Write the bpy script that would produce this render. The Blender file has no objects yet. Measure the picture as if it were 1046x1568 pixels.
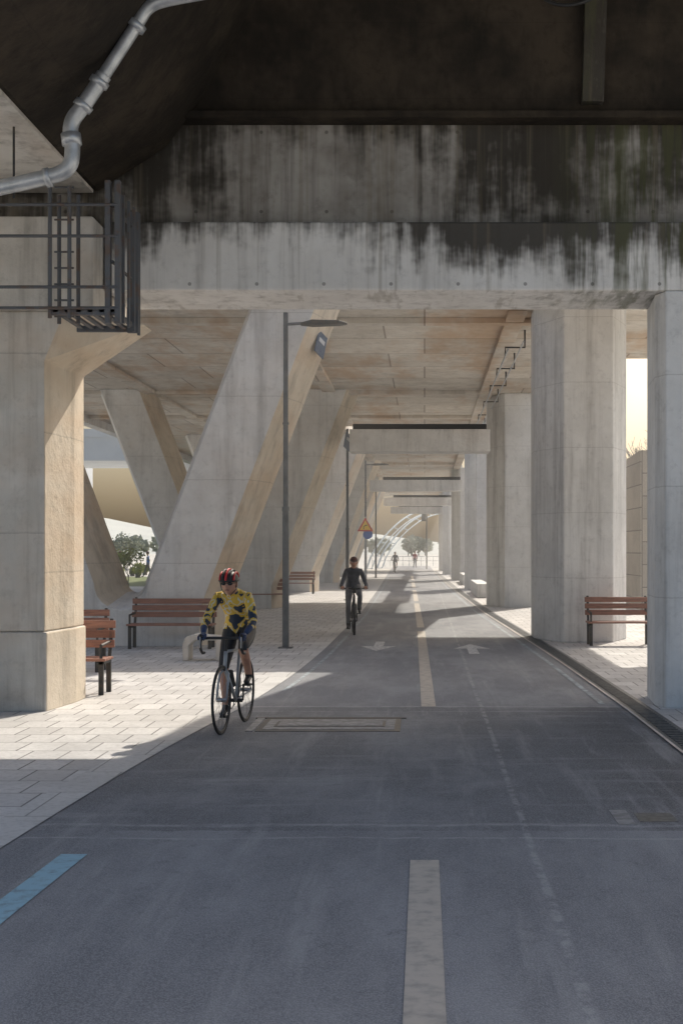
import bpy, bmesh, math, random
from mathutils import Vector, Matrix
random.seed(7)
scene=bpy.context.scene
# ---------------------------------------------------------------- node helpers
def newmat(name,rough=.8,color=None,metal=0.0,spec=.5):
    m=bpy.data.materials.new(name); m.use_nodes=True
    nt=m.node_tree; b=nt.nodes['Principled BSDF']
    b.inputs['Roughness'].default_value=rough
    b.inputs['Metallic'].default_value=metal
    b.inputs['Specular IOR Level'].default_value=spec
    if color: b.inputs['Base Color'].default_value=(*color,1)
    return m,nt,b
def N(nt,t,**kw):
    n=nt.nodes.new(t)
    for k,v in kw.items(): setattr(n,k,v)
    return n
def L(nt,a,b): nt.links.new(a,b)
def setin(nt,sock,v):
    if isinstance(v,bpy.types.NodeSocket): nt.links.new(v,sock)
    else: sock.default_value=v
def math_(nt,op,a,b=0.0,c=None,clamp=False):
    n=N(nt,'ShaderNodeMath',operation=op); n.use_clamp=clamp
    setin(nt,n.inputs[0],a); setin(nt,n.inputs[1],b)
    if c is not None: setin(nt,n.inputs[2],c)
    return n.outputs[0]
def mix(nt,fac,a,b,mode='MIX'):
    n=N(nt,'ShaderNodeMix',data_type='RGBA',blend_type=mode)
    setin(nt,n.inputs[0],fac)
    for s,v in ((n.inputs[6],a),(n.inputs[7],b)):
        if isinstance(v,tuple): s.default_value=(*v,1) if len(v)==3 else v
        else: nt.links.new(v,s)
    return n.outputs[2]
def ocoord(nt,scale=(1,1,1),rot=(0,0,0),loc=(0,0,0)):
    tc=N(nt,'ShaderNodeTexCoord'); mp=N(nt,'ShaderNodeMapping')
    mp.inputs['Scale'].default_value=scale; mp.inputs['Rotation'].default_value=rot; mp.inputs['Location'].default_value=loc
    L(nt,tc.outputs['Object'],mp.inputs[0]); return mp.outputs[0]
def noise(nt,scale,vec=None,detail=4,rough=.6,dist=0.0):
    n=N(nt,'ShaderNodeTexNoise'); n.inputs['Scale'].default_value=scale
    n.inputs['Detail'].default_value=min(detail,4); n.inputs['Roughness'].default_value=rough; n.inputs['Distortion'].default_value=dist
    L(nt,vec if vec is not None else ocoord(nt),n.inputs['Vector']); return n.outputs['Fac']
def rng(nt,v,a,b,c=0.0,d=1.0,smooth=True):
    n=N(nt,'ShaderNodeMapRange'); n.interpolation_type='SMOOTHSTEP' if smooth else 'LINEAR'
    L(nt,v,n.inputs[0]); 
    for i,x in zip((1,2,3,4),(a,b,c,d)): n.inputs[i].default_value=x
    return n.outputs[0]
def xyz(nt):
    tc=N(nt,'ShaderNodeTexCoord'); s=N(nt,'ShaderNodeSeparateXYZ'); L(nt,tc.outputs['Object'],s.inputs[0]); return s.outputs
def bump(nt,b,h,st=.3,dist=.02):
    n=N(nt,'ShaderNodeBump'); n.inputs['Strength'].default_value=st; n.inputs['Distance'].default_value=dist
    L(nt,h,n.inputs['Height']); L(nt,n.outputs[0],b.inputs['Normal'])

def concrete(name,c1,c2,stain=.35,seam=1.3,warm=0.0,holes=False,fascia=False,dirt=(.10,.085,.07),sx=2.5,panel=None,leftdark=False,spots=.42):
    m,nt,b=newmat(name,.88,spec=.25)
    base=mix(nt,rng(nt,noise(nt,.9,rough=.7),.35,.66),c1,c2)
    n3=noise(nt,5,rough=.75)
    base=mix(nt,rng(nt,n3,.5,.72,0,spots),base,tuple(x*.66 for x in c1))
    st=noise(nt,1.0,ocoord(nt,(sx,sx,.22)),rough=.7)
    base=mix(nt,rng(nt,st,.46,.76,0,stain),base,dirt)
    if warm>0:
        base=mix(nt,rng(nt,noise(nt,.5,ocoord(nt,(1,.35,1),loc=(3,5,2)),rough=.7),.44,.66,0,warm),base,(.54,.33,.17))
    X,Y,Z=xyz(nt)
    if seam:
        f=math_(nt,'FRACT',math_(nt,'DIVIDE',math_(nt,'ADD',Z,math_(nt,'MULTIPLY',n3,.03)),seam))
        ln=rng(nt,f,.0,.016,1,0)
        base=mix(nt,math_(nt,'MULTIPLY',ln,.28),base,dirt)
    if holes:
        fx=math_(nt,'SUBTRACT',math_(nt,'FRACT',math_(nt,'DIVIDE',X,.78)),.5)
        fz=math_(nt,'SUBTRACT',math_(nt,'FRACT',math_(nt,'DIVIDE',math_(nt,'ADD',Z,.28),.95)),.5)
        d=math_(nt,'ADD',math_(nt,'POWER',math_(nt,'MULTIPLY',fx,.78),2.0),math_(nt,'POWER',math_(nt,'MULTIPLY',fz,.95),2.0))
        base=mix(nt,math_(nt,'MULTIPLY',math_(nt,'LESS_THAN',d,.00045),.55),base,(.06,.055,.05))
    if panel:
        br=N(nt,'ShaderNodeTexBrick'); L(nt,ocoord(nt),br.inputs['Vector'])
        br.inputs['Scale'].default_value=1; br.inputs['Brick Width'].default_value=panel[0]; br.inputs['Row Height'].default_value=panel[1]
        br.inputs['Mortar Size'].default_value=.022; br.inputs['Color1'].default_value=(1,1,1,1); br.inputs['Color2'].default_value=(.82,.82,.82,1); br.inputs['Mortar'].default_value=(.5,.46,.43,1)
        br.offset=0.3
        base=mix(nt,1.0,base,br.outputs['Color'],'MULTIPLY')
    if fascia:
        s1=noise(nt,1.0,ocoord(nt,(5.5,1,.4),loc=(2,0,0)),rough=.68)
        s2=noise(nt,1.0,ocoord(nt,(1.0,1,1.3),loc=(5,0,0)),rough=.65)
        g=rng(nt,X,-1.4,1.2,-.05,.12); h=rng(nt,Z,fascia[0],fascia[1],-.22,.19,False)
        v=math_(nt,'ADD',math_(nt,'ADD',math_(nt,'ADD',math_(nt,'MULTIPLY',s1,.6),math_(nt,'MULTIPLY',s2,.8)),g),h)
        if leftdark: v=math_(nt,'ADD',v,rng(nt,X,-3.4,-1.2,.26,0))
        base=mix(nt,rng(nt,v,.66,.92,0,.94),base,(.04,.035,.028))
        s3=noise(nt,1.0,ocoord(nt,(7,1,.15),loc=(9,0,0)),rough=.6)
        base=mix(nt,rng(nt,s3,.55,.68,0,.35),base,(.20,.17,.12))
        moss=math_(nt,'MULTIPLY',rng(nt,X,1.3,2.5),rng(nt,s1,.44,.58))
        base=mix(nt,math_(nt,'MULTIPLY',moss,.5),base,(.10,.11,.045))
    L(nt,base,b.inputs['Base Color'])
    bump(nt,b,n3,.5,.03)
    return m

M={}
M['conc']=concrete('concrete_pale',(.69,.685,.67),(.79,.785,.77),.38,sx=3.2)
M['conc_pier']=concrete('concrete_pier',(.66,.65,.63),(.77,.76,.74),.34,seam=1.6,warm=.10)
M['conc_side']=concrete('concrete_warm_bounce',(.64,.56,.45),(.72,.64,.53),.36,seam=1.6,warm=.32)  # warm bounce light put into the colour of right-facing faces
M['conc_front']=concrete('concrete_weathered',(.57,.54,.49),(.70,.67,.62),.48,seam=2.05,warm=.18,sx=3.5)
M['ceil']=concrete('concrete_soffit',(.66,.60,.52),(.77,.72,.65),.30,seam=None,warm=.65,panel=(3.1,2.4))
M['fascia']=concrete('concrete_fascia',(.72,.70,.67),(.81,.795,.77),.38,seam=None,holes=True,fascia=(4.87,5.67),sx=4)
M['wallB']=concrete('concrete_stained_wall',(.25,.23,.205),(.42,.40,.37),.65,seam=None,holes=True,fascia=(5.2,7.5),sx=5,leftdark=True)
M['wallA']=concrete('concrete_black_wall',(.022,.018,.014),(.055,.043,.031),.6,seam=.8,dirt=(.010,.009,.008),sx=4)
M['dark']=newmat('dark_void',.9,(.02,.02,.02))[0]

def asphalt():
    m,nt,b=newmat('asphalt',.9,spec=.3)
    X,Y,Z=xyz(nt)
    big=noise(nt,.6,ocoord(nt,(1.3,.45,1)),rough=.7)
    base=mix(nt,rng(nt,big,.38,.64),(.170,.177,.192),(.26,.268,.283))
    mid=noise(nt,5,rough=.75)
    yy=math_(nt,'ADD',Y,math_(nt,'MULTIPLY',mid,.15))
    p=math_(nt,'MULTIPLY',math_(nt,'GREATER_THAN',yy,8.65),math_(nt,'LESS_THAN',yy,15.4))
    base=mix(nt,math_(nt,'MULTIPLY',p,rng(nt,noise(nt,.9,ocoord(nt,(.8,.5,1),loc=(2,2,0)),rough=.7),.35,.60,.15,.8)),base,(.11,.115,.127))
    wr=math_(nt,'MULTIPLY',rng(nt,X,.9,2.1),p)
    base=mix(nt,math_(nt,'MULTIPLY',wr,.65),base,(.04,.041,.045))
    br=noise(nt,1.0,ocoord(nt,(.5,3.0,1)),rough=.75)
    base=mix(nt,math_(nt,'MULTIPLY',p,rng(nt,br,.50,.76,0,.5)),base,(.34,.345,.36))
    lo=noise(nt,1.2,ocoord(nt,(3.2,.22,1)),rough=.7)
    base=mix(nt,rng(nt,lo,.50,.74,0,.5),base,(.37,.375,.38))
    base=mix(nt,rng(nt,mid,.54,.72,0,.6),base,(.13,.135,.145))
    for yc,w in ((8.75,.07),(8.35,.035),(15.35,.09),(14.9,.03)):
        d=math_(nt,'ABSOLUTE',math_(nt,'SUBTRACT',math_(nt,'ADD',Y,math_(nt,'MULTIPLY',big,.3)),yc+.15))
        k=math_(nt,'MULTIPLY',rng(nt,d,0,w,1,0),rng(nt,mid,.35,.6,.15,.85))
        base=mix(nt,math_(nt,'MULTIPLY',k,.6),base,(.46,.46,.46))
    d=math_(nt,'ABSOLUTE',math_(nt,'SUBTRACT',math_(nt,'ADD',X,math_(nt,'MULTIPLY',lo,.08)),.70))
    k=math_(nt,'MULTIPLY',rng(nt,d,.01,.035,1,0),rng(nt,mid,.42,.60))
    base=mix(nt,math_(nt,'MULTIPLY',k,.5),base,(.46,.46,.46))
    sp=noise(nt,110,detail=2)
    base=mix(nt,rng(nt,sp,.38,.66,0,.42),base,(.43,.435,.45))
    L(nt,base,b.inputs['Base Color'])
    bump(nt,b,sp,.6,.010)
    return m
M['asphalt']=asphalt()

def pavers(name,bw,rh,c1,c2,mort,msize=.012,rot=0,off=.5):
    m,nt,b=newmat(name,.85,spec=.3)
    br=N(nt,'ShaderNodeTexBrick'); L(nt,ocoord(nt,rot=(0,0,rot)),br.inputs['Vector']); br.offset=off
    br.inputs['Scale'].default_value=1; br.inputs['Brick Width'].default_value=bw; br.inputs['Row Height'].default_value=rh
    br.inputs['Mortar Size'].default_value=msize; br.inputs['Mortar Smooth'].default_value=.3
    br.inputs['Color1'].default_value=(*c1,1); br.inputs['Color2'].default_value=(*c2,1); br.inputs['Mortar'].default_value=(*mort,1)
    base=mix(nt,rng(nt,noise(nt,1.1,rough=.75),.4,.7,0,.5),br.outputs['Color'],tuple(x*.65 for x in c1))
    n2=noise(nt,22,detail=3)
    base=mix(nt,rng(nt,n2,.45,.7,0,.35),base,tuple(x*.6 for x in c2))
    L(nt,base,b.inputs['Base Color'])
    h=math_(nt,'ADD',math_(nt,'MULTIPLY',br.outputs['Fac'],-1.0),math_(nt,'MULTIPLY',n2,.25))
    bump(nt,b,h,.6,.012)
    return m
M['paver']=pavers('stone_pavers',.34,.52,(.62,.61,.60),(.49,.48,.47),(.20,.195,.19),.010)
M['paver2']=pavers('stone_pavers_border',.5,.9,(.62,.615,.60),(.54,.53,.515),(.30,.30,.29),.008)

def simple(name,c,c2=None,rough=.6,metal=0,scale=8,bmp=0,detail=4,lo=.35,hi=.65,vscale=(1,1,1)):
    m,nt,b=newmat(name,rough,None,metal)
    c2=c2 or tuple(x*.7 for x in c)
    n=noise(nt,scale,ocoord(nt,vscale),detail=detail,rough=.65)
    L(nt,mix(nt,rng(nt,n,lo,hi),c,c2),b.inputs['Base Color'])
    if bmp: bump(nt,b,n,bmp,.01)
    return m
M['paint']=simple('road_paint_ochre',(.48,.44,.385),(.32,.30,.275),.8,scale=9,bmp=.2,lo=.40,hi=.75)
M['paintw']=simple('road_paint_white',(.62,.62,.61),(.32,.32,.33),.8,scale=16,lo=.45,hi=.62)
M['paintb']=simple('road_paint_blue',(.27,.46,.56),(.20,.29,.34),.8,scale=10,lo=.45,hi=.7)
M['paintbw']=simple('road_paint_faded_blue',(.36,.42,.46),(.22,.24,.26),.8,scale=7,lo=.40,hi=.55)
M['steel']=simple('galvanised_steel',(.56,.58,.60),(.42,.44,.46),.42,.6,scale=6)
M['pole']=simple('pole_grey_paint',(.14,.15,.16),(.10,.11,.12),.45,.3,scale=5)
M['iron']=simple('dark_iron',(.045,.05,.055),(.08,.07,.06),.5,.5,scale=9)
M['rust']=simple('weathered_steel',(.13,.135,.145),(.15,.11,.09),.6,.4,scale=5,lo=.48,hi=.66)
M['wood']=simple('bench_wood',(.36,.17,.12),(.22,.11,.08),.55,scale=6,bmp=.2,vscale=(.6,6,6))
M['drain']=simple('drain_grate',(.08,.085,.09),(.14,.145,.15),.5,.5,scale=20)
M['plateg']=simple('worn_cover_steel',(.30,.305,.315),(.18,.185,.19),.7,.1,scale=12)
M['grass']=simple('grass',(.12,.17,.05),(.17,.18,.08),.95,scale=1.2,bmp=.5)
M['ground']=simple('pale_gravel',(.56,.55,.52),(.46,.455,.42),.95,scale=.25,bmp=.2)
M['bark']=simple('bark',(.20,.17,.14),(.12,.10,.08),.9,scale=8)
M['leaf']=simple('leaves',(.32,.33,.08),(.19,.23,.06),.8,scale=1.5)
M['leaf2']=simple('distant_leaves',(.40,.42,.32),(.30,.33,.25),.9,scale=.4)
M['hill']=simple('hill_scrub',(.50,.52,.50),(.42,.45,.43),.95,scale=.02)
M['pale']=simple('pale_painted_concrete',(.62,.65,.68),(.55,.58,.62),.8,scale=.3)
M['glass']=simple('window_glass',(.12,.16,.2),(.2,.25,.3),.2,scale=.5)
M['skyblue']=simple('pale_blue_steel',(.60,.70,.74),(.55,.64,.70),.5,scale=1)
M['stone']=pavers('stone_wall_blocks',.7,.35,(.50,.45,.38),(.40,.36,.31),(.2,.18,.16),.02)
nt=M['stone'].node_tree
for n in nt.nodes:
    if n.type=='MAPPING' : n.inputs['Rotation'].default_value=(math.radians(90),0,math.radians(90))
M['red']=simple('red_paint',(.65,.03,.03),(.55,.03,.03),.4)
M['yellow']=simple('sign_yellow',(.85,.55,.03),(.8,.5,.03),.4)
M['blue']=simple('sign_blue',(.03,.14,.5),(.03,.12,.42),.4)
M['plate']=simple('plate_slate_blue',(.06,.10,.18),(.10,.14,.20),.5)
M['white']=simple('white_paint',(.8,.8,.8),(.72,.72,.72),.4)
M['black']=simple('black_paint',(.02,.02,.022),(.03,.03,.03),.5)
M['rubber']=simple('tyre_rubber',(.022,.022,.024),(.035,.035,.035),.75)
M['alu']=simple('aluminium',(.45,.45,.47),(.35,.35,.37),.35,.9)
M['framew']=simple('bike_frame_silver',(.38,.40,.42),(.33,.35,.37),.3,scale=3)
M['skin']=simple('skin',(.55,.30,.21),(.46,.24,.17),.55,scale=12)
M['lycra']=simple('black_lycra',(.018,.018,.022),(.03,.03,.035),.6,scale=15)
M['darkblue']=simple('glove_blue',(.03,.06,.14),(.02,.04,.10),.6)
M['hair']=simple('hair',(.05,.035,.025),(.03,.02,.015),.7,scale=40)
M['jacketd']=simple('dark_jacket',(.10,.11,.135),(.055,.06,.075),.85,scale=9,bmp=.5)
M['trouser']=simple('grey_trousers',(.20,.205,.22),(.13,.13,.14),.85,scale=6,bmp=.5)
M['lens']=newmat('glasses_lens',.1,(.02,.02,.02))[0]
M['redcap']=simple('cap_dark_red',(.16,.04,.035),(.06,.03,.03),.7,scale=10)
M['redjacket']=simple('red_jacket',(.45,.05,.05),(.3,.04,.04),.8)
def jersey(name,stops):
    m,nt,b=newmat(name,.65)
    n=noise(nt,7.5,ocoord(nt,(1,1,.9),loc=(.3,.1,.25)),detail=2,rough=.45)
    r=N(nt,'ShaderNodeValToRGB'); r.color_ramp.interpolation='CONSTANT'
    e=r.color_ramp.elements; e[0].position=0; e[0].color=(.02,.035,.07,1); e[1].position=stops[0]; e[1].color=(.70,.47,.07,1)
    for p,c in ((stops[1],(.60,.60,.55,1)),(stops[2],(.70,.46,.06,1)),(stops[3],(.03,.045,.08,1)),(stops[4],(.68,.45,.06,1))):
        x=e.new(p); x.color=c
    L(nt,n,r.inputs[0]); L(nt,r.outputs[0],b.inputs['Base Color'])
    bump(nt,b,noise(nt,16,detail=3),.5,.02)
    return m
M['jersey']=jersey('cycling_jersey_pattern',(.385,.49,.52,.60,.68))
M['sleeve']=jersey('cycling_sleeve_pattern',(.43,.50,.52,.575,.72))

# ---------------------------------------------------------------- mesh builder
class MB:
    def __init__(s): s.v=[]; s.f=[]; s.m=[]; s.mats=[]
    def mi(s,k):
        if k not in s.mats: s.mats.append(k)
        return s.mats.index(k)
    def loft(s,rings,k,cap=True,closed=True):
        mi=s.mi(k); o=len(s.v); n=len(rings[0])
        for r in rings: s.v+= [tuple(p) for p in r]
        for i in range(len(rings)-1):
            for j in range(n if closed else n-1):
                a=o+i*n+j; b=o+i*n+(j+1)%n
                s.f.append((a,b,b+n,a+n)); s.m.append(mi)
        if cap:
            s.f.append(tuple(range(o+n-1,o-1,-1))); s.m.append(mi)
            s.f.append(tuple(range(o+(len(rings)-1)*n,o+len(rings)*n))); s.m.append(mi)
    def box(s,x0,x1,y0,y1,z0,z1,k):
        s.loft([[(x0,y0,z),(x1,y0,z),(x1,y1,z),(x0,y1,z)] for z in (z0,z1)],k)
    def poly(s,pts,z0,z1,k): s.loft([[(x,y,z) for x,y in pts] for z in (z0,z1)],k)
    def quad(s,pts,k):
        o=len(s.v); s.v+=[tuple(p) for p in pts]; s.f.append(tuple(range(o,o+len(pts)))); s.m.append(s.mi(k))
    def sweep(s,pts,r,k,n=8,closed=False):
        pts=[Vector(p) for p in pts]; N_=len(pts); rs=r if isinstance(r,(list,tuple)) else [r]*N_
        t0=(pts[1]-pts[0]).normalized(); u=t0.orthogonal().normalized(); rings=[]
        for i,p in enumerate(pts):
            if closed: t=(pts[(i+1)%N_]-pts[i-1]).normalized()
            else: t=(pts[min(i+1,N_-1)]-pts[max(i-1,0)]).normalized()
            u=(u-t*u.dot(t)).normalized(); w=t.cross(u)
            rings.append([p+(u*math.cos(a)+w*math.sin(a))*rs[i] for a in [2*math.pi*j/n for j in range(n)]])
        if closed: rings.append(rings[0])
        s.loft(rings,k,cap=not closed)
    def ell(s,c,r,k,n=14,m=10,fn=None,z0=-1.0):
        c=Vector(c); rings=[]
        a0=math.asin(z0)
        for i in range(m+1):
            a=a0+(math.pi/2-a0)*i/m; cr=max(math.cos(a),.02)
            ring=[]
            for j in range(n):
                t=2*math.pi*j/n; d=Vector((cr*math.cos(t),cr*math.sin(t),math.sin(a)))
                p=Vector((d.x*r[0],d.y*r[1],d.z*r[2]))
                if fn: p=fn(d,p)
                ring.append(c+p)
            rings.append(ring)
        s.loft(rings,k)
    def build(s,name,parent=None,smooth=False,bevel=0,loc=None,rot=None,side=None):
        me=bpy.data.meshes.new(name); me.from_pydata(s.v,[],s.f); me.update()
        for k in s.mats: me.materials.append(M[k])
        me.polygons.foreach_set('material_index',s.m)
        bm=bmesh.new(); bm.from_mesh(me); bmesh.ops.remove_doubles(bm,verts=bm.verts,dist=1e-6)
        bmesh.ops.recalc_face_normals(bm,faces=bm.faces); bm.normal_update()
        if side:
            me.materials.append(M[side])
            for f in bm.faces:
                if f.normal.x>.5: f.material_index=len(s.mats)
        bm.to_mesh(me); bm.free()
        if smooth: me.polygons.foreach_set('use_smooth',[True]*len(me.polygons))
        ob=bpy.data.objects.new(name,me); scene.collection.objects.link(ob)
        if parent: ob.parent=parent
        if bevel:
            bv=ob.modifiers.new('bevel','BEVEL'); bv.width=bevel; bv.segments=2; bv.limit_method='ANGLE'
        if loc: ob.location=loc
        if rot: ob.rotation_euler=(0,0,rot)
        return ob
def empty(name,loc=(0,0,0),rz=0):
    e=bpy.data.objects.new(name,None); e.location=loc; e.rotation_euler=(0,0,rz); e.empty_display_size=.3; scene.collection.objects.link(e); return e

# ---------------------------------------------------------------- ground, road
def interp(tab,y):
    if y<=tab[0][0]: return tab[0][1]
    for (a,b),(c,d) in zip(tab,tab[1:]):
        if y<=c:
            t=(y-a)/(c-a); return b+(d-b)*t
    return tab[-1][1]
XL=[(-10,-2.75),(5,-2.7),(8,-2.62),(9.3,-2.56),(12,-2.42),(15.5,-2.1),(19,-1.93),(23.4,-1.85),(37.8,-1.85),(60,-2.15),(105,-2.9),(160,-3.6)]
XR=[(-10,2.3),(15,2.3),(22,2.18),(30,1.95),(38,1.7),(64,1.25),(105,.8),(160,.5)]
def sm(tab,y): return (interp(tab,y-1.2)+interp(tab,y)+interp(tab,y+1.2))/3
xl=lambda y:sm(XL,y); xr=lambda y:sm(XR,y); xc=lambda y: (0.0 if y<15 else interp([(15,.05),(30,-.08),(60,-.47),(105,-1.05),(160,-1.5)],y))
def ribbon(name,fa,fb,y0,y1,z,k,step=1.0,parent=None):
    mb=MB(); n=max(2,int((y1-y0)/step)); ys=[y0+(y1-y0)*i/n for i in range(n+1)]
    a=[(fa(y),y,z) for y in ys]; b=[(fb(y),y,z) for y in ys]
    mb.loft([a,b],k,cap=False,closed=False)
    o=mb.build(name,parent)
    me=o.data
    if me.polygons[0].normal.z<0: me.flip_normals()
    return o
mb=MB(); mb.quad([(-900,-300,0),(900,-300,0),(900,1500,0),(-900,1500,0)],'ground'); mb.build('ground')
ribbon('asphalt_cycle_road',lambda y:xl(y)-.05,lambda y:xr(y)+.05,-12,150,.006,'asphalt')
ribbon('paved_sidewalk',lambda y:-13.5,lambda y:xl(y)-.30,-12,112,.010,'paver')
ribbon('sidewalk_border',lambda y:xl(y)-.32,lambda y:xl(y)+.0,-12,112,.014,'paver2')
ribbon('paved_sidewalk',lambda y:xr(y)+.33,lambda y:8.5,-12,112,.010,'paver')
dr=empty('trench_drain')
ribbon('channel',lambda y:xr(y)+.04,lambda y:xr(y)+.34,-12,112,.012,'drain',parent=dr)
mb=MB()
for i in range(0,480):
    y=3+i*.12
    x0=xr(y)+.10; mb.box(x0,x0+.18,y,y+.05,.013,.022,'drain')
mb.build('grate_bars',dr)
ribbon('edge',lambda y:xr(y)+.02,lambda y:xr(y)+.05,-12,112,.02,'conc_front',parent=dr)
for i,(a,b) in enumerate([(1,7.75),(15.35,29.5),(31,45),(47,60),(63,75),(79,92)]):
    ribbon('centre_line_marking',lambda y:xc(y)-.085,lambda y:xc(y)+.085,a,b,.0105,'paint')
ribbon('blue_edge_line',lambda y:xl(y)+.42,lambda y:xl(y)+.58,1,7.9,.0105,'paintb',.5)
ribbon('blue_edge_line',lambda y:xr(y)-.20,lambda y:xr(y)-.13,15.6,95,.0105,'paintbw')
ribbon('white_edge_line',lambda y:xl(y)+.16,lambda y:xl(y)+.22,17,95,.0105,'paintbw')
def arrow(x,y,s):
    mb=MB(); z=.0105
    pts=[(-.09,-1.2),(.09,-1.2),(.09,.1),(.34,.0),(0,1.2),(-.34,.0),(-.09,.1)]
    mb.quad([(x+px,y+py*s,z) for px,py in pts],'paintw'); o=mb.build('lane_arrow_marking')
    if o.data.polygons[0].normal.z<0: o.data.flip_normals()
arrow(.88,24.3,1); arrow(-.88,25.0,-1)
mb=MB(); mb.box(-1.72,-.25,13.25,14.25,0,.012,'iron'); mb.box(-1.66,-.31,13.36,14.15,.0,.017,'plateg')
mb.box(-1.56,-.41,13.53,13.97,0,.021,'iron'); mb.box(-1.53,-.44,13.58,13.92,0,.024,'plateg'); mb.build('utility_cover',bevel=.003)
mb=MB(); mb.box(-1.82,-1.74,13.25,14.3,0,.014,'plateg');mb.box(-1.84,-.2,14.27,14.33,0,.0145,'iron'); mb.build('utility_cover_frame')
mb=MB(); mb.box(1.30,1.42,8.75,9.25,0,.009,'plateg'); mb.box(1.46,1.72,8.85,9.15,0,.0085,'drain'); mb.build('drain_cover',bevel=.001)

# ---------------------------------------------------------------- viaduct
via=empty('concrete_viaduct')
Z0,Z1=6.9,7.7
mb=MB()
mb.poly([(-12.6,24.6),(-1.95,24.6),(-1.95,27.4),(-12.6,27.4)],Z0,Z1,'ceil')
mb.poly([(.74,18.5),(6.4,18.5),(6.4,27.4),(2.14,27.4),(1.04,22.0)],Z0,Z1,'ceil')  # added opening beside this slab, out of view, lets sun and skylight in
mb.build('deck_slab_near',via)
mb=MB()
mb.box(-12.6,6.2,27.403,34.5,Z0,Z1,'ceil')
mb.poly([(-12.6,34.503),(2.95,34.503),(3.55,42),(3.55,45),(-12.6,45)],Z0,Z1,'ceil')  # right edge cut back out of view to let sun reach the road
mb.box(-12.6,2.3,45.003,52.4,Z0,Z1,'ceil')
mb.box(-12.6,-3.3,52.403,66,Z0,Z1,'ceil')  # unseen gap over the road, repeated further on, added to let sun through
mb.box(-12.6,2.2,66.003,90,Z0,Z1,'ceil')
mb.box(-12.6,-3.9,90.003,107,Z0,Z1,'ceil')
mb.box(-12.6,2.2,107.003,124,Z0,Z1,'ceil')
mb.box(-13.0,-12.603,24.6,124,6.6,8.0,'conc_pier'); mb.box(6.403,6.7,18.5,27.4,6.75,8.0,'conc_pier')
for y0 in (52.4,90): mb.box(2.0,2.6,y0,y0+ (13.6 if y0<60 else 17),Z0,Z1,'conc_pier')
mb.build('deck_slab',via)
mb=MB()
for y in (28.4,41.3,49.0,75.5): mb.box(-12.55,2.15 if y>35 else 4.35,y,y+.35,6.78,6.897,'ceil')
for y0,y1 in ((27.5,52.3),(66.2,89.5)):
    for x in (-8.9,-3.2,1.75): mb.box(x,x+.4,y0,y1,6.80,6.893,'ceil')
mb.build('soffit_ribs',via,bevel=.01)
for i,y in enumerate((40,69,92,112)):
    mb=MB(); mb.box(-2.3 if i==0 else -2.9,2.0,y,y+1.1,4.87+(0 if i==0 else .1),5.55,'conc_pier'); mb.box(-2.2,1.9,y+.1,y+.9,5.553,5.72,'dark'); mb.build('cross_beam',via,bevel=.02)
mb=MB()
mb.box(-3.72,9,15.2,16.43,4.87,5.67,'fascia'); mb.build('front_beam',via,bevel=.025)
mb=MB(); mb.box(-12,-3.74,14.75,16.43,4.58,5.62,'conc_front'); mb.build('front_beam_end',via,bevel=.02)
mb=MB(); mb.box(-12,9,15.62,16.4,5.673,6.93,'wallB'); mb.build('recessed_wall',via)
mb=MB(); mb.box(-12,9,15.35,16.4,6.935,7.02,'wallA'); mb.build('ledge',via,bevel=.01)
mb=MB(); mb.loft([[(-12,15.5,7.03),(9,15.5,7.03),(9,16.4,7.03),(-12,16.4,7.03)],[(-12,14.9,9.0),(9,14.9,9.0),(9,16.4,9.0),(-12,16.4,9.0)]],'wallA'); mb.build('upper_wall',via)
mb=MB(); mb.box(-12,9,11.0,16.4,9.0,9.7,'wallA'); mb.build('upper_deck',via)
P=[(-12,6.1),(-3.85,6.1),(-3.05,6.62),(-2.55,7.3),(-1.9,8.3),(-1.45,8.99),(-12,8.99)]
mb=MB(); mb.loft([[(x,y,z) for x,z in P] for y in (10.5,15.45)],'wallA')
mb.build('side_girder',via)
mb=MB(); mb.box(-12,-3.9,10.5,15.4,6.06,6.097,'conc_front'); mb.build('girder_soffit',via)
mb=MB(); mb.loft([[(1.85,15.33,7.12),(2.10,15.33,7.12),(2.10,15.5,7.12),(1.85,15.5,7.12)],[(1.85,14.85,8.95),(2.10,14.85,8.95),(2.10,15.0,8.95),(1.85,15.0,8.95)]],'wallB'); mb.build('downpipe_casing',via)

def column(name,Y,dx,z1,w=.98,k='conc'):
    a=2.27+dx; b=2.77+dx; c=b+w; d=c+.42
    pts=[(a,Y+1.05),(b,Y),(c,Y),(d,Y+1.05),(d,Y+1.9),(c,Y+2.6),(b,Y+2.6),(a,Y+1.9)]
    mb=MB(); mb.loft([[(x,y,z) for x,y in pts] for z in (0,z1)],k)
    return mb.build(name,bevel=.03)
mb=MB(); mb.poly([(2.79,16.4),(2.72,15.45),(2.80,15.2),(4.2,15.2),(4.5,15.6),(4.5,16.4)],0,4.868,'conc'); mb.build('concrete_column',bevel=.02)
for Y,dx in ((26.0,0),(42,-.2),(61,-.35),(80,-.6),(98,-.9),(115,-1.0)):
    column('concrete_column',Y,dx,6.898)
mb=MB()
for y in (50,68,88): mb.box(2.0,2.5,y,y+7,0.01,.55,'conc')
mb.build('low_concrete_wall',bevel=.03)

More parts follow.
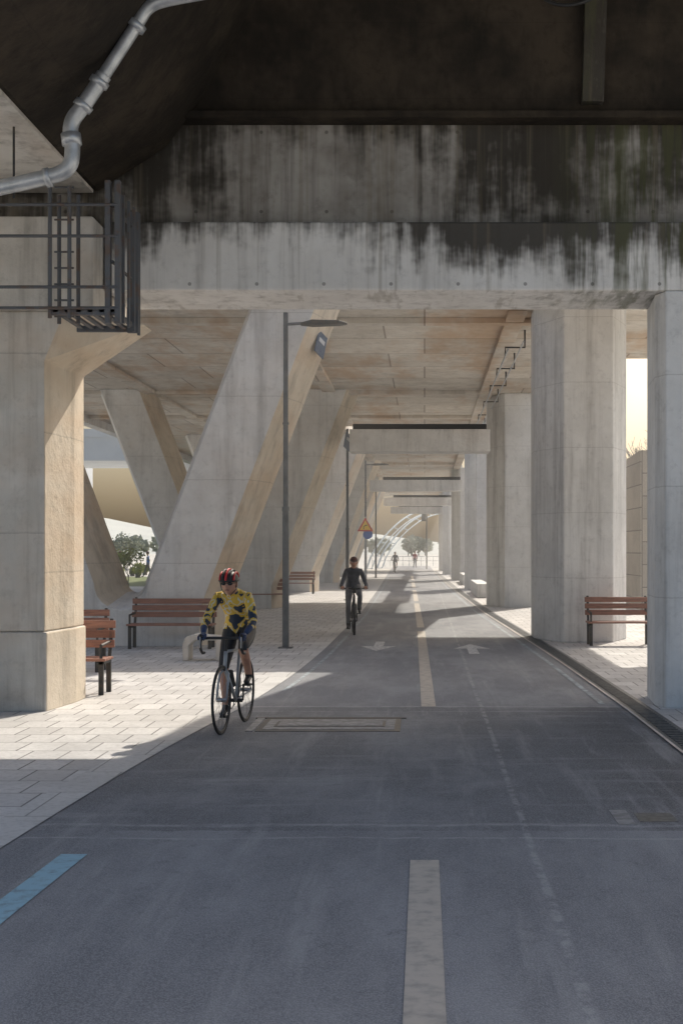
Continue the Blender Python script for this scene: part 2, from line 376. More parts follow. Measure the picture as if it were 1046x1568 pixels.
def vpier(Y,cx):
    def ring(g,y):
        pts=[(-1.5-g,0),(1.5+g,0),(1.5+g,.7),(3.86+g,6.897),(2.66-g,6.897)]
        r=.52-g; cz=1.22
        for i in range(0,13):
            a=-math.pi*i/12; pts.append((r*math.cos(a),cz+r*math.sin(a)*1.0))
        pts+= [(-2.66+g,6.897),(-3.86-g,6.897),(-1.5-g,.7)]
        return [(cx+x,y,z) for x,z in pts]
    mb=MB(); mb.loft([ring(0,Y),ring(.28,Y+1.1),ring(.28,Y+1.6),ring(0,Y+2.6)],'conc_pier')
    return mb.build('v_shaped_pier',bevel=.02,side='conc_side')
for Y,cx in ((25,-5.8),(41,-6.3),(57,-6.5),(73,-6.6),(89,-6.9),(105,-7.2)): vpier(Y,cx)
mb=MB()
def lc(z,xr_,ch=.0,y0=14.9,x0=-5.75): return [(x0,y0,z),(xr_,y0,z),(xr_+.10+ch,y0+.9,z),(xr_+.10+ch,y0+1.35,z),(x0,y0+1.35,z)]
mb.loft([lc(.915,-4.33),lc(4.0,-4.33),lc(4.578,-4.10,.62)],'conc_front')
mb.loft([lc(0,-4.30,y0=14.88),lc(.912,-4.30,y0=14.88)],'conc_front')
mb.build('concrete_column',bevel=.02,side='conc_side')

mb=MB(); mb.loft([[(6.6,40,0),(7.3,40,0),(7.3,40,4.9),(6.6,40,4.9)],[(6.6,56,0),(7.3,56,0),(7.3,56,4.4),(6.6,56,4.4)],[(6.6,80,0),(7.3,80,0),(7.3,80,2.0),(6.6,80,2.0)]],'stone')
mb.build('stone_wall')

# ---------------------------------------------------------------- gantry and pipe
g=empty('maintenance_gantry')
mb=MB(); Yg=13.6
X_=lambda px,Y=Yg:(px-650)*Y/2000
Z_=lambda py,Y=Yg:1.85+(842-py)*Y/2000
for px in (77,107):
    for yy in (Yg,Yg+.35): mb.sweep([(X_(px),yy,Z_(487)),(X_(px),yy,Z_(285))],.022,'rust')
for px in (-60,165,180): 
    mb.box(X_(px)-.02,X_(px)+.035,Yg-.03,Yg+.05,Z_(495),Z_(277),'rust')
mb.box(X_(165),X_(183),Yg+.9,Yg+.96,Z_(487),Z_(290),'rust')
for py in (314,362,440,472): mb.sweep([(X_(-90),Yg-.02,Z_(py)),(X_(182),Yg-.02,Z_(py))],.017,'rust')
for py in (314,400,472): mb.sweep([(X_(172),Yg,Z_(py)),(X_(172),Yg+1.1,Z_(py))],.017,'rust')
for k in range(9):
    z=Z_(480)+k*.17; mb.sweep([(X_(77),Yg+.17,z),(X_(107),Yg+.17,z)],.011,'rust',n=6)
for k in range(6): mb.box(X_(82)+k*.12,X_(82)+k*.12+.05,Yg,Yg+1.1,Z_(478),Z_(474),'rust')
mb.box(X_(77),X_(180),Yg,Yg+.05,Z_(482),Z_(472),'rust'); mb.box(X_(77),X_(180),Yg+1.05,Yg+1.1,Z_(482),Z_(472),'rust')
for k in range(4): 
    mb.box(X_(180),X_(184),Yg+.2+k*.25,Yg+.24+k*.25,Z_(490),Z_(290),'rust')
mb.build('frame',g)
mb=MB(); Yp=12.6; q=lambda px,py,Y=Yp:(X_(px,Y),Y,Z_(py,Y))
def smoothpath(P,it=3):
    P=[Vector(p) for p in P]
    for _ in range(it):
        Q=[P[0]]
        for a,b in zip(P,P[1:]): Q+=[a*.75+b*.25,a*.25+b*.75]
        Q.append(P[-1]); P=Q
    return P
mb.sweep(smoothpath([q(-60,300),q(60,275),q(108,262),q(113,225),q(106,190),q(130,160),q(160,115)]),.075,'steel',n=14)
mb.sweep(smoothpath([q(160,115),q(212,35),q(228,8),q(262,-2),q(380,-22)]),.062,'steel',n=14)
for a,b in (((70,273),(78,271)),((111,222),(109,205)),((125,166),(131,158)),((150,130),(155,122)),((206,44),(212,35))):
    mb.sweep([q(*a),q(*b)],.095,'steel',n=14)
mb.build('drain_pipe',smooth=True)
mb=MB(); mb.sweep([(X_(22,13),13,6.06),(X_(22,13),13,5.35)],.012,'iron'); mb.build('hanger_rod')
mb=MB(); mb.sweep(smoothpath([(2.9,14.6,8.6),(1.9,14.6,8.0),(1.5,14.7,7.95),(1.2,14.8,8.2),(1.1,14.8,8.9)]),.02,'black'); mb.build('hanging_cable')
mb=MB()
for i,y in enumerate((30,33.5,37,41,45,50)):
    x=1.95; mb.sweep([(x+.35,y,6.9),(x+.35,y,6.5),(x-.1,y,6.5),(x-.1,y,6.3)],.022,'iron',n=6)
mb.sweep([(1.85,29,6.3),(1.85,52,6.3)],.022,'steel'); mb.sweep([(2.2,29,6.48),(2.2,52,6.48)],.02,'steel')
mb.build('cable_tray')

# ---------------------------------------------------------------- street furniture
def lamp(x,y,h=6.3):
    e=empty('street_lamp',(x,y,0)); mb=MB()
    mb.sweep([(0,0,0),(0,0,2.6)],[.065,.06],'pole',n=14); mb.sweep([(0,0,2.6),(0,0,h)],[.05,.045],'pole',n=14)
    mb.sweep([(0,0,2.58),(0,0,2.66)],.07,'pole',n=14); mb.sweep([(0,0,4.2),(0,0,4.24)],.06,'pole',n=14); mb.box(-.13,.13,-.13,.13,.01,.03,'pole'); mb.build('pole',e,smooth=False)
    mb=MB(); mb.sweep([(0,0,h-.22),(.3,0,h-.2)],.03,'pole')
    mb.loft([[(.28,-.05,h-.24),(.28,.05,h-.24),(.28,.05,h-.19),(.28,-.05,h-.19)],[(.5,-.14,h-.25),(.5,.14,h-.25),(.5,.14,h-.15),(.5,-.14,h-.15)],[(1.0,-.13,h-.23),(1.0,.13,h-.23),(1.0,.13,h-.16),(1.0,-.13,h-.16)],[(1.15,-.06,h-.22),(1.15,.06,h-.22),(1.15,.06,h-.2),(1.15,-.06,h-.2)]],'iron')
    mb.build('lamp_head',e,bevel=.01)
lamp(-2.6,24.5); lamp(-2.83,48.0); lamp(-2.93,65.0); lamp(-3.2,86)
e=empty('traffic_sign',(-2.93,64.85,0)); mb=MB()
def tri(r,y,k,cz=3.0):
    pts=[(r*math.sin(a),y,cz+r*math.cos(a)) for a in (0,2*math.pi/3,4*math.pi/3)]
    mb.loft([[p for p in pts],[(p[0],p[1]+.012,p[2]) for p in pts]],k)
tri(.46,-.10,'red'); tri(.32,-.115,'yellow'); mb.sweep([(-.08,-.12,2.87),(-.08,-.12,3.0),(.0,-.12,3.06),(.1,-.12,3.08)],.022,'black',n=6)
mb.sweep([(-.0,-.03,0),(0,-.03,3.5)],.03,'steel')
mb.build('warning_panel',e)
mb=MB(); c=[(.12+.24*math.cos(t),-.06,2.62+.24*math.sin(t)) for t in [2*math.pi*i/24 for i in range(24)]]
mb.loft([c,[(p[0],p[1]+.012,p[2]) for p in c]],'blue'); mb.build('round_panel',e)
for (x,y,z,s) in ((-2.05,25.75,5.9,.36),(-2.45,41.6,5.3,.40)):
    mb=MB(); mb.box(-s*.5,s*.5,-.02,.0,-s*.65,s*.65,'plate'); mb.box(-s*.3,s*.3,-.026,-.0205,.02,s*.3,'pale')
    o=mb.build('number_plate'); o.location=(x,y,z); o.rotation_euler=(0,math.radians(21),math.radians(65))

def bench(x,y,w=1.6,rz=0,back=True):
    e=empty('park_bench',(x,y,0),rz); mb=MB()
    for i in range(4): mb.box(-w/2,w/2,-.02+i*.115,.075+i*.115,.44,.475,'wood')
    mb.build('seat',e,bevel=.006)
    if back:
        mb=MB()
        for i in range(3): mb.box(-w/2,w/2,.47+i*.03,.50+i*.03,.58+i*.125,.68+i*.125,'wood')
        mb.build('backrest',e,bevel=.006)
    for j,s in enumerate((-1,1)):
        mb=MB(); xx=s*(w/2-.06)
        mb.box(xx-.03,xx+.03,.0,.05,.012,.44,'iron'); mb.box(xx-.03,xx+.03,.40,.45,.012,.44,'iron')
        mb.box(xx-.03,xx+.03,.0,.45,.40,.438,'iron')
        mb.sweep([(xx,.44,.42),(xx,.52,.62),(xx,.58,.95)],.025,'iron')
        mb.sweep([(xx,.02,.44),(xx,.02,.64),(xx,.48,.66)],.02,'iron')
        mb.build('leg_%d'%(j+1),e,bevel=.004)
bench(-4.85,16.5,1.65); bench(-5.6,19.6,1.5)
bench(-4.72,24.2,1.6); bench(-4.9,41.0,1.2); bench(-5.2,54.5,1.2)
bench(3.75,25.0,1.25); bench(5.3,25.3,1.2)
def curved_seat(x,y,w):
    prof=[(-.0,.0),(.10,.0),(.10,.30),(.20,.40),(w-.1,.40),(w-.1,.0),(w,.0),(w,.46),(.18,.52),(.05,.46),(-.0,.34)]
    mb=MB(); mb.loft([[(x+a,y+d,z*.85+.011) for a,z in prof] for d in (0,.45)],'conc_front'); mb.build('concrete_seat',bevel=.02)
curved_seat(-4.0,21.6,.65); curved_seat(-4.1,62,1.2)

# ---------------------------------------------------------------- bicycle
def bicycle(parent,framek='framew',road=True,hw=.21,barz=.95,R=.335,tw=.014):
    mb=MB()
    for c,st in ((0,0),(.99,0)):
        mb.sweep([(c+R*math.cos(t),0,R+.012+R*math.sin(t)) for t in [2*math.pi*i/40 for i in range(40)]],tw,'rubber',n=8,closed=True)
        mb.sweep([(c+(R-.02)*math.cos(t),0,R+.012+(R-.02)*math.sin(t)) for t in [2*math.pi*i/40 for i in range(40)]],.010,'black',n=6,closed=True)
        mb.sweep([(c,-.05,R+.012),(c,.05,R+.012)],.022,'alu')
        for i in range(20):
            t=2*math.pi*i/20; s=.03 if i%2 else -.03
            mb.sweep([(c,s,R+.012),(c+(R-.03)*math.cos(t),0,R+.012+(R-.03)*math.sin(t))],.0018,'alu',n=4)
    mb.build('wheels',parent,smooth=True)
    a=R+.012; bb=(.42,0,.28); st=(.27,0,.80); ht=(.82,0,barz-.13); hb=(.86,0,barz-.30)
    mb=MB(); fr=.017 if road else .022
    mb.sweep([bb,st],fr,framek); mb.sweep([st,ht],fr*.9,framek); mb.sweep([bb,hb],fr*1.2,framek); mb.sweep([ht,hb],fr*1.2,framek)
    for s in (-1,1):
        mb.sweep([bb,(0,s*.06,a)],.010,framek); mb.sweep([st,(0,s*.06,a)],.008,framek)
        mb.sweep([hb,(.88,s*.045,barz-.35),(.93,s*.05,a+.15),(.99,s*.05,a)],.012,framek)
    mb.build('frame',parent,smooth=True)
    mb=MB(); mb.sweep([st,(.24,0,.94)],.013,'black'); mb.sweep([ht,(.80,0,barz)],.014,'black'); mb.sweep([(.80,0,barz),(.89,0,barz+.01)],.014,'black')
    if road:
        for s in (-1,1):
            mb.sweep(smoothpath([(.89,0,barz+.01),(.89,s*hw*.85,barz+.01),(.92,s*hw,barz+.005),(1.0,s*hw,barz-.0),(1.02,s*hw,barz-.08),(.95,s*hw,barz-.14),(.87,s*hw,barz-.14)],2),.015,'black')
            mb.sweep([(.97,s*hw,barz+.01),(1.01,s*hw,barz+.05)],[.018,.013],'black'); mb.sweep([(1.02,s*hw,barz+.03),(1.03,s*hw,barz-.08)],.006,'alu')
    else:
        mb.sweep([(.89,-hw-.05,barz+.02),(.89,0,barz+.0),(.89,hw+.05,barz+.02)],.015,'black')
        for s in (-1,1): mb.sweep([(.92,s*(hw-.12),barz+.01),(.96,s*hw,barz-.01)],.006,'alu')
        mb.sweep([(.95,-.035,barz-.06),(.95,.035,barz-.06)],.03,'black')
    mb.loft([[(.12,-.07,.945),(.12,.07,.945),(.12,.06,.975),(.12,-.06,.975)],[(.24,-.055,.94),(.24,.055,.94),(.24,.045,.975),(.24,-.045,.975)],[(.40,-.02,.935),(.40,.02,.935),(.40,.015,.965),(.40,-.015,.965)]],'black')
    mb.sweep([(.42+.09*math.cos(t),-.045,.28+.09*math.sin(t)) for t in [2*math.pi*i/20 for i in range(20)]],.006,'alu',closed=True)
    mb.sweep([(.42,-.07,.28),(.42,.07,.28)],.02,'black')
    mb.sweep([(.42,.075,.28),(.42,.08,.445)],.01,'black'); mb.sweep([(.42,-.075,.28),(.42,-.08,.115)],.01,'black')
    mb.box(.37,.47,.08,.16,.435,.455,'black'); mb.box(.37,.47,-.16,-.08,.10,.12,'black')
    mb.sweep([(0,-.045,a+.045),(.42,-.045,.37)],.004,'rubber',n=4); mb.sweep([(0,-.045,a-.045),(.42,-.045,.19)],.004,'rubber',n=4)
    mb.sweep([(.55,0,.45),(.66,0,.60)],.034,'black')
    mb.build('components',parent,smooth=False)

# ---------------------------------------------------------------- people
def skinmesh(name,J,E,root,parent,sub=2):
    names=list(J); idx={n:i for i,n in enumerate(names)}
    me=bpy.data.meshes.new(name+'_sk'); me.from_pydata([J[n][0] for n in names],[(idx[a],idx[b]) for a,b,_ in E],[]); me.update()
    ob=bpy.data.objects.new(name+'_sk',me); scene.collection.objects.link(ob)
    sk=ob.modifiers.new('skin','SKIN'); sk.use_smooth_shade=True
    for i,n in enumerate(names):
        r=J[n][1]; r=r if isinstance(r,tuple) else (r,r)
        me.skin_vertices[0].data[i].radius=r
        me.skin_vertices[0].data[i].use_root=(n==root)
    sb=ob.modifiers.new('sub','SUBSURF'); sb.levels=sub; sb.render_levels=sub
    dg=bpy.context.evaluated_depsgraph_get(); nm=bpy.data.meshes.new_from_object(ob.evaluated_get(dg)); nm.name=name
    bpy.data.objects.remove(ob)
    nm.materials.clear(); ks=[]
    for _,_,k in E:
        if k not in ks: ks.append(k); nm.materials.append(M[k])
    segs=[(Vector(J[a][0]),Vector(J[b][0]),ks.index(k)) for a,b,k in E]
    for p in nm.polygons:
        c=p.center; best=1e9
        for a,b,k in segs:
            ab=b-a; t=max(0,min(1,(c-a).dot(ab)/max(ab.length_squared,1e-9))); d=(c-a-ab*t).length
            if d<best: best=d; bk=k
        p.material_index=bk; p.use_smooth=True
    o=bpy.data.objects.new(name,nm); scene.collection.objects.link(o); o.parent=parent; return o

def hand(name,parent,w,d,side,k):
    w=Vector(w); d=Vector(d).normalized(); up=Vector((0,0,1)); lat=up.cross(d).normalized(); up=d.cross(lat)
    J={}; E=[]
    J['w']=(w,.024); J['p']=(w+d*.045,(.034,.022)); J['q']=(w+d*.078,(.034,.018)); E+=[('w','p',k),('p','q',k)]
    for i,(o,ln) in enumerate(((-.028,.85),(-.010,1.0),(.009,.95),(.027,.78))):
        o*=side
        b=w+d*.08+lat*o; p1=b+(d*.034-up*.004)*ln; p2=p1+(d*.008-up*.028)*ln; p3=p2+(-d*.016-up*.012)*ln
        n='f%d'%i
        J[n+'a']=(b,.0095); J[n+'b']=(p1,.009); J[n+'c']=(p2,.0085); J[n+'d']=(p3,.007)
        E+=[('q',n+'a',k),(n+'a',n+'b',k),(n+'b',n+'c',k),(n+'c',n+'d',k)]
    t0=w+d*.04-lat*side*.03; J['t0']=(t0,.012); J['t1']=(t0+d*.028-lat*side*.012-up*.012,.010); J['t2']=(t0+d*.05-up*.03-lat*side*.002,.008)
    E+=[('p','t0',k),('t0','t1',k),('t1','t2',k)]
    skinmesh(name,J,E,'w',parent,1)

def head(parent,c,kind='helmet',tilt=0,s=1.0):
    c=Vector(c); h=empty('head',tuple(c)); h.parent=parent; h.rotation_euler=(0,tilt,0)
    mb=MB()
    def fn(d,p):
        q=Vector(p)
        if d.z<0: q.y*=1-.28*(-d.z); q.x*=1-.10*(-d.z)
        if d.x>.0:
            q.x+= .010*math.exp(-((d.z+.75)/.2)**2)*math.exp(-(d.y/.3)**2)
            q.x+= .026*math.exp(-((d.z+.12)/.16)**2)*math.exp(-(d.y/.16)**2)
            q.x-= .010*math.exp(-((d.z-.12)/.12)**2)*math.exp(-((abs(d.y)-.38)/.18)**2)
            q.x+= .006*math.exp(-((d.z+.46)/.07)**2)*math.exp(-(d.y/.25)**2)
        return q
    mb.ell((0,0,0),(.098*s,.078*s,.118*s),'skin',28,24,fn)
    for sd in (-1,1):
        mb.ell((-.005,sd*.080*s,-.005),(.02,.010,.032),'skin',10,8)
    o=mb.build('face',h,smooth=True)
    mb=MB()
    for sd in (-1,1): mb.ell((.078,sd*.030,.012),(.014,.015,.010),'white',8,6); mb.ell((.090,sd*.030,.012),(.004,.006,.006),'black',8,6)
    mb.sweep([(.088,-.022,-.056),(.093,0,-.053),(.088,.022,-.056)],.0035,'redcap',n=6)
    mb.build('eyes_and_mouth',h,smooth=True)
    mb=MB(); mb.ell((-.018,0,.02),(.092,.084,.108),'hair',20,10,None,-.55); mb.build('hair',h,smooth=True)
    mb=MB()
    if kind=='helmet':
        mb.ell((-.012,0,.035),(.130,.098,.098),'black',24,10,None,-.05)
        for i,y in enumerate((-.072,-.038,0,.038,.072)):
            rr=math.sqrt(max(0,1-(y/.1)**2)); pts=[]
            for j in range(13):
                a=math.pi*(.02+.93*j/12); pts.append((-.016+.145*rr*math.cos(a),y,.04+.108*rr*math.sin(a)))
            mb.sweep(pts,.011,'red' if i%2==0 else 'black',n=6)
        mb.sweep([(.105*math.cos(t)-.01+.02*math.cos(t),.1*math.sin(t),.034) for t in [2*math.pi*i/24 for i in range(24)]],.008,'black',n=6,closed=True)
        for sd in (-1,1): mb.sweep([(.02,sd*.09,.03),(.01,sd*.075,-.06),(.03,sd*.02,-.118)],.004,'black',n=5)
    else:
        mb.ell((-.008,0,.045),(.112,.09,.09),'redcap' if kind=='cap' else 'black',20,8,None,-.05)
        mb.loft([[(.07,-.07,.05),(.16,-.05,.04),(.18,0,.042),(.16,.05,.04),(.07,.07,.05)],[(.07,-.07,.058),(.16,-.05,.048),(.18,0,.05),(.16,.05,.048),(.07,.07,.058)]],'black')
    mb.build('helmet' if kind=='helmet' else 'cap',h,smooth=False)
    if kind=='helmet':
        mb=MB()
        for sd in (-1,1):
            mb.ell((.094,sd*.034,.010),(.008,.028,.017),'lens',10,8); mb.sweep([(.09,sd*.055,.014),(.0,sd*.082,.012)],.003,'black',n=5)
        mb.sweep([(.101,-.012,.014),(.104,0,.016),(.101,.012,.014)],.003,'black',n=5)
        mb.build('glasses',h,smooth=True)

def rider(parent,top,sleeve,legk,shink,glove,shoek,kind,upright=0.0,hw=.21,barz=.95,lean=0.0):
    u=upright
    v=lambda a,b:Vector(a).lerp(Vector(b),u)
    J={}
    J['pelvis']=((.24,0,1.02),(.14,.125)); J['sp1']=(v((.31,0,1.13),(.27,0,1.15)),(.14,.115)); J['sp2']=(v((.41,0,1.25),(.33,0,1.27)),(.148,.115))
    J['chest']=(v((.51,0,1.34),(.40,0,1.37)),(.15,.105)); J['nb']=(v((.565,0,1.405),(.44,0,1.44)),.085); J['neck']=(v((.60,0,1.435),(.465,0,1.48)),.058)
    J['hd']=(v((.66,0,1.475),(.50,0,1.515)),.045)
    E=[('pelvis','sp1',top),('sp1','sp2',top),('sp2','chest',top),('chest','nb',top),('nb','neck',top),('neck','hd','skin')]
    hx=.93 if hw<.24 else .86
    for s,n in ((1,'l'),(-1,'r')):
        J[n+'sh']=(v((.545,s*.155,1.365),(.42,s*.155,1.395)),.062); J[n+'ua']=(v((.60,s*.205,1.255),(.46,s*.205,1.26)),.053)
        J[n+'el']=(v((.67,s*.250,1.125),(.54,s*.25,1.13)),.045); J[n+'fa']=(Vector((.78 if hw<.24 else .68,s*(hw+.03),1.06)),.040)
        J[n+'wr']=(Vector((hx-.05,s*(hw+.005),barz+.055)),.027)
        E+=[('chest',n+'sh',top),(n+'sh',n+'ua',top),(n+'ua',n+'el',sleeve),(n+'el',n+'fa',sleeve),(n+'fa',n+'wr',glove if glove!='skin' else sleeve)]
        hip=Vector((.27,s*.095,.985))
        J[n+'hip']=(hip,.10)
        if s>0: kn=Vector((.655,s*.135,.835)); an=Vector((.36,s*.125,.54)); toe=Vector((.52,s*.13,.475))
        else: kn=Vector((.475,s*.12,.612)); an=Vector((.365,s*.12,.205)); toe=Vector((.52,s*.13,.135))
        J[n+'th']=(hip.lerp(kn,.45),.083); J[n+'kn']=(kn,.056); J[n+'ca']=(kn.lerp(an,.35)+Vector((-.015,0,0)),.053 if shink=='skin' else .06); J[n+'an']=(an,.034 if shink=='skin' else .045)
        J[n+'he']=(an+Vector((-.03,0,-.05)),.034); J[n+'mf']=(an.lerp(toe,.55)+Vector((0,0,-.012)),.034); J[n+'to']=(toe,.028)
        E+=[('pelvis',n+'hip',top),(n+'hip',n+'th',legk),(n+'th',n+'kn',legk),(n+'kn',n+'ca',shink),(n+'ca',n+'an',shink),(n+'an',n+'he',shoek),(n+'an',n+'mf',shoek),(n+'mf',n+'to',shoek)]
    skinmesh('body',J,E,'pelvis',parent,2)
    for s,n in ((1,'left_hand'),(-1,'right_hand')):
        hand(n,parent,(hx-.05,s*(hw+.005),barz+.055),(1,0,-.28),s,glove)
    hp=v((.70,0,1.505),(.535,0,1.575)); head(parent,hp,kind,math.radians(6))

def cyc(front,rear,name='cyclist',**kw):
    f=Vector(front); r=Vector(rear); a=math.atan2(f.y-r.y,f.x-r.x)
    road=kw.pop('road',True); fk=kw.pop('framek','framew')
    b=empty('bicycle',(r.x,r.y,0.0),a); bicycle(b,fk,road,kw.get('hw',.21),kw.get('barz',.95),R=.335,tw=.014 if road else .024)
    p=empty(name,(r.x,r.y,0.0),a); rider(p,**kw)
cyc((-2.03,13.08),(-1.92,14.06),top='jersey',sleeve='sleeve',legk='lycra',shink='skin',glove='darkblue',shoek='black',kind='helmet')
cyc((-1.52,28.3),(-1.60,29.3),top='jacketd',sleeve='jacketd',legk='trouser',shink='trouser',glove='skin',shoek='black',kind='cap',upright=.9,hw=.25,barz=1.0,road=False,framek='black')
cyc((-2.35,104),(-2.35,105),top='jacketd',sleeve='jacketd',legk='lycra',shink='skin',glove='skin',shoek='black',kind='cap',upright=.9,hw=.25,barz=1.0,road=False,framek='black')

def walker(x,y,rz,top,leg,step=.28):
    p=empty('pedestrian',(x,y,0),rz)
    J={'pelvis':((0,0,.95),(.13,.11)),'sp1':((0,0,1.1),(.125,.10)),'chest':((.01,0,1.32),(.155,.105)),'nb':((.01,0,1.44),.065),'neck':((.02,0,1.5),.05),'hd':((.03,0,1.56),.045)}
    E=[('pelvis','sp1',top),('sp1','chest',top),('chest','nb',top),('nb','neck','skin'),('neck','hd','skin')]
    for s,n in ((1,'l'),(-1,'r')):
        J[n+'sh']=((0,s*.17,1.37),.062); J[n+'el']=((-.05*s,s*.23,1.1),.045); J[n+'wr']=((.12*-s+.05,s*.24,.86),.028)
        J[n+'hip']=((0,s*.09,.9),.09); J[n+'kn']=((.05+step*.4*s,s*.09,.5),.058); J[n+'an']=((step*s,s*.09,.09),.04); J[n+'to']=((step*s+.15,s*.1,.04),.03)
        E+=[('chest',n+'sh',top),(n+'sh',n+'el',top),(n+'el',n+'wr',top),('pelvis',n+'hip',leg),(n+'hip',n+'kn',leg),(n+'kn',n+'an',leg),(n+'an',n+'to','black')]
    skinmesh('body',J,E,'pelvis',p,2)
    for s,n in ((1,'left_hand'),(-1,'right_hand')): hand(n,p,J[('l' if s>0 else 'r')+'wr'][0],(.1,0,-1),s,'skin')
    head(p,(.03,0,1.63),'cap',0)
walker(-1.0,135,math.radians(-80),'redjacket','trouser')
walker(-20.5,88,math.radians(0),'jacketd','trouser'); walker(-18.6,88,math.radians(180),'blue','trouser')

# ---------------------------------------------------------------- trees and background
def tree(name,x,y,h,spread,leafk=None,leaves=0,seed=1,lsize=.12,trunk=.12):
    rnd=random.Random(seed); e=empty(name,(x,y,0)); mb=MB(); tips=[]
    def br(p,d,l,r,dep):
        q=p+d*l; m=p+d*l*.5+Vector((rnd.uniform(-1,1),rnd.uniform(-1,1),0))*l*.06
        mb.sweep([p,m,q],[r,r*.85,r*.65],'bark',n=5 if dep<3 else 6)
        if dep==0: tips.append(q); return
        for i in range(3 if dep>1 else 2):
            dd=(d+Vector((rnd.uniform(-1,1),rnd.uniform(-1,1),rnd.uniform(-.2,.6)))*spread).normalized()
            br(q if i else m.lerp(q,.6),dd,l*rnd.uniform(.6,.85),r*.6,dep-1)
        if dep<3: tips.append(q)
    br(Vector((0,0,0)),Vector((0,0,1)),h*.33,trunk,5)
    mb.build('trunk_and_limbs',e)
    if leaves:
        mb=MB()
        for t in range(leaves):
            c=rnd.choice(tips)+Vector([rnd.gauss(0,lsize*2.2) for _ in range(3)])
            a=Vector([rnd.gauss(0,1) for _ in range(3)]).normalized()*lsize; b=a.orthogonal().normalized()*lsize*.7
            mb.quad([c-a,c-b,c+a,c+b],leafk)
        mb.build('foliage',e)
tree('young_tree',-13.8,61,1.9,.8,'leaf',700,3,.06,.035)
tree('young_tree',-31,112,3.4,.8,'leaf',900,12,.13,.06)
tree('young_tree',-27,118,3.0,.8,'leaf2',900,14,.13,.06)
tree('bare_tree',9.6,52,6.5,.75,None,0,5,trunk=.14)
tree('bare_tree',11.5,62,8,.75,None,0,8,trunk=.14)
def belt(name,x0,x1,y,h,n,seed,k='leaf2',sz=1.0):
    rnd=random.Random(seed); mb=MB()
    for i in range(n):
        cx=rnd.uniform(x0,x1); cy=y+rnd.uniform(-6,6); hh=h*rnd.uniform(.6,1.15); rr=hh*.35
        for j in range(70):
            d=Vector([rnd.gauss(0,1) for _ in range(3)]).normalized()*rnd.random()**.4
            c=Vector((cx+d.x*rr,cy+d.y*rr,hh*.62+d.z*hh*.38)); a=Vector([rnd.gauss(0,1) for _ in range(3)]).normalized()*sz; b=a.orthogonal().normalized()*sz*.7
            mb.quad([c-a,c-b,c+a,c+b],k)
        mb.sweep([(cx,cy,0),(cx,cy,hh*.6)],.18,'bark',n=5)
    mb.build(name)
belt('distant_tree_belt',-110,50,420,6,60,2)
belt('hedge',-30,-18,92,.9,24,6,'leaf',.14)
mb=MB(); mb.quad([(-60,66,.004),(-14,66,.004),(-14,90,.004),(-60,90,.004)],'grass'); o=mb.build('lawn')
mb=MB()
rows=[]
for j in range(6):
    rows.append([(-900+i*30,520+j*70,(max(0,j)/5)*(16+8*math.sin(i*.37)+5*math.sin(i*.91+1)) ) for i in range(61)])
mb.loft(rows,'hill',cap=False,closed=False); mb.build('hills',smooth=True)
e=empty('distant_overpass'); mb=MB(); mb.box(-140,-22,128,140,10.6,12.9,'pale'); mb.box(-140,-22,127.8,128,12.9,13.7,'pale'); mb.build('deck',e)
mb=MB()
for x in (-100,-70,-41,-24): mb.box(x-1,x+1,131,135,0,10.6,'pale')
mb.build('piers',e)
e=empty('apartment_building'); mb=MB(); mb.box(-75,-52,190,205,0,19,'pale'); mb.build('walls',e)
mb=MB()
for i in range(9):
    for j in range(6): mb.box(-73.6+i*2.5,-72.2+i*2.5,189.9,190.05,1.5+j*3,3.1+j*3,'glass')
mb.build('windows',e)
mb=MB()
for k,(x0,x1,y) in enumerate(((-5.6,1,126),(-4.8,2,132))):
    pts=[]
    for i in range(17):
        t=i/16; pts.append((x0+(x1-x0)*t,y+i*.8,6.2*math.sin(t*math.pi*.5)**.7))
    mb.sweep(pts,.09,'skyblue'); mb.sweep([(p[0]+.5,p[1],p[2]*.95) for p in pts],.06,'skyblue')
    for p in pts[::3]: mb.sweep([p,(p[0]+.5,p[1],p[2]*.95)],.05,'skyblue')
mb.build('arched_steel_canopy')
mb=MB()
for i in range(20): mb.sweep([(-6+i*.7,150,0),(-6+i*.7,150,1.1)],.03,'white',n=5)
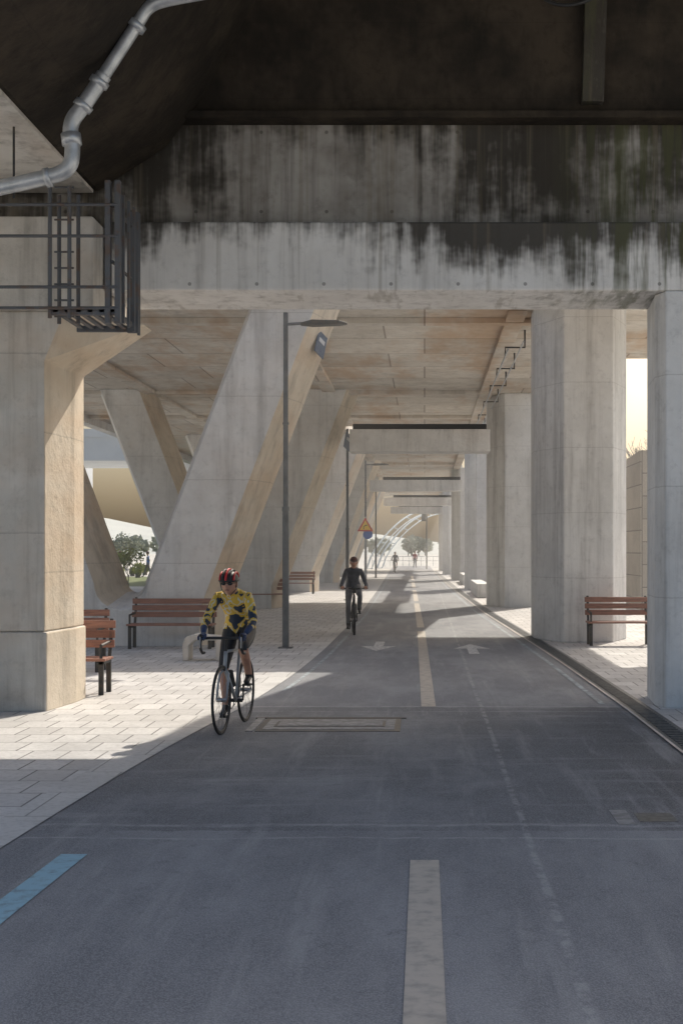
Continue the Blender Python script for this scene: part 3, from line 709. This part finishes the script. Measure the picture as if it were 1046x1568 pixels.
mb.sweep([(-6,150,1.1),(8,150,1.1)],.04,'white'); mb.sweep([(-6,150,.6),(8,150,.6)],.03,'white'); mb.build('railing')
mb=MB(); mb.sweep([(.2,125,0),(.2,125,5.5)],.06,'pole'); mb.box(-.3,.1,124.9,125.1,4.6,5.4,'pole'); mb.build('traffic_light')

# ---------------------------------------------------------------- haze
hm=bpy.data.materials.new('air_haze'); hm.use_nodes=True; nt=hm.node_tree; nt.nodes.clear()
vs=nt.nodes.new('ShaderNodeVolumeScatter'); vs.inputs['Density'].default_value=.0045; vs.inputs['Anisotropy'].default_value=.5; vs.inputs['Color'].default_value=(1,.985,.97,1)
oo=nt.nodes.new('ShaderNodeOutputMaterial'); nt.links.new(vs.outputs[0],oo.inputs['Volume']); M['haze']=hm
mb=MB(); mb.box(-15,12,17.0,140,-.5,10,'haze'); mb.build('hazy_air')

# ---------------------------------------------------------------- world, sun, camera
az=math.atan2(.45,1.0)
el=math.radians(42)
w=bpy.data.worlds.new('World'); scene.world=w; w.use_nodes=True
nt=w.node_tree; bg=nt.nodes['Background']; sk=nt.nodes.new('ShaderNodeTexSky'); sk.sky_type='NISHITA'; sk.sun_disc=False
sk.sun_elevation=el; sk.sun_rotation=az; sk.air_density=1.2; sk.dust_density=6.0
nt.links.new(sk.outputs[0],bg.inputs[0]); bg.inputs[1].default_value=.15
sd=Vector((math.sin(az)*math.cos(el),math.cos(az)*math.cos(el),math.sin(el)))
lt=bpy.data.lights.new('sun','SUN'); lt.energy=5; lt.angle=math.radians(.6); lt.color=(1,.92,.80)
so=bpy.data.objects.new('sun',lt); so.rotation_euler=(-sd).to_track_quat('-Z','Y').to_euler(); scene.collection.objects.link(so)
cam=bpy.data.cameras.new('camera'); co=bpy.data.objects.new('camera',cam); scene.collection.objects.link(co)
co.location=(0,0,1.85); co.rotation_euler=(math.radians(90),0,0); cam.sensor_width=36; cam.sensor_fit='AUTO'; cam.lens=2000/1568*36
cam.shift_x=-127/1568; cam.shift_y=58/1568; cam.clip_end=3000
scene.camera=co
scene.view_settings.view_transform='Standard'; scene.view_settings.look='None'; scene.view_settings.exposure=0
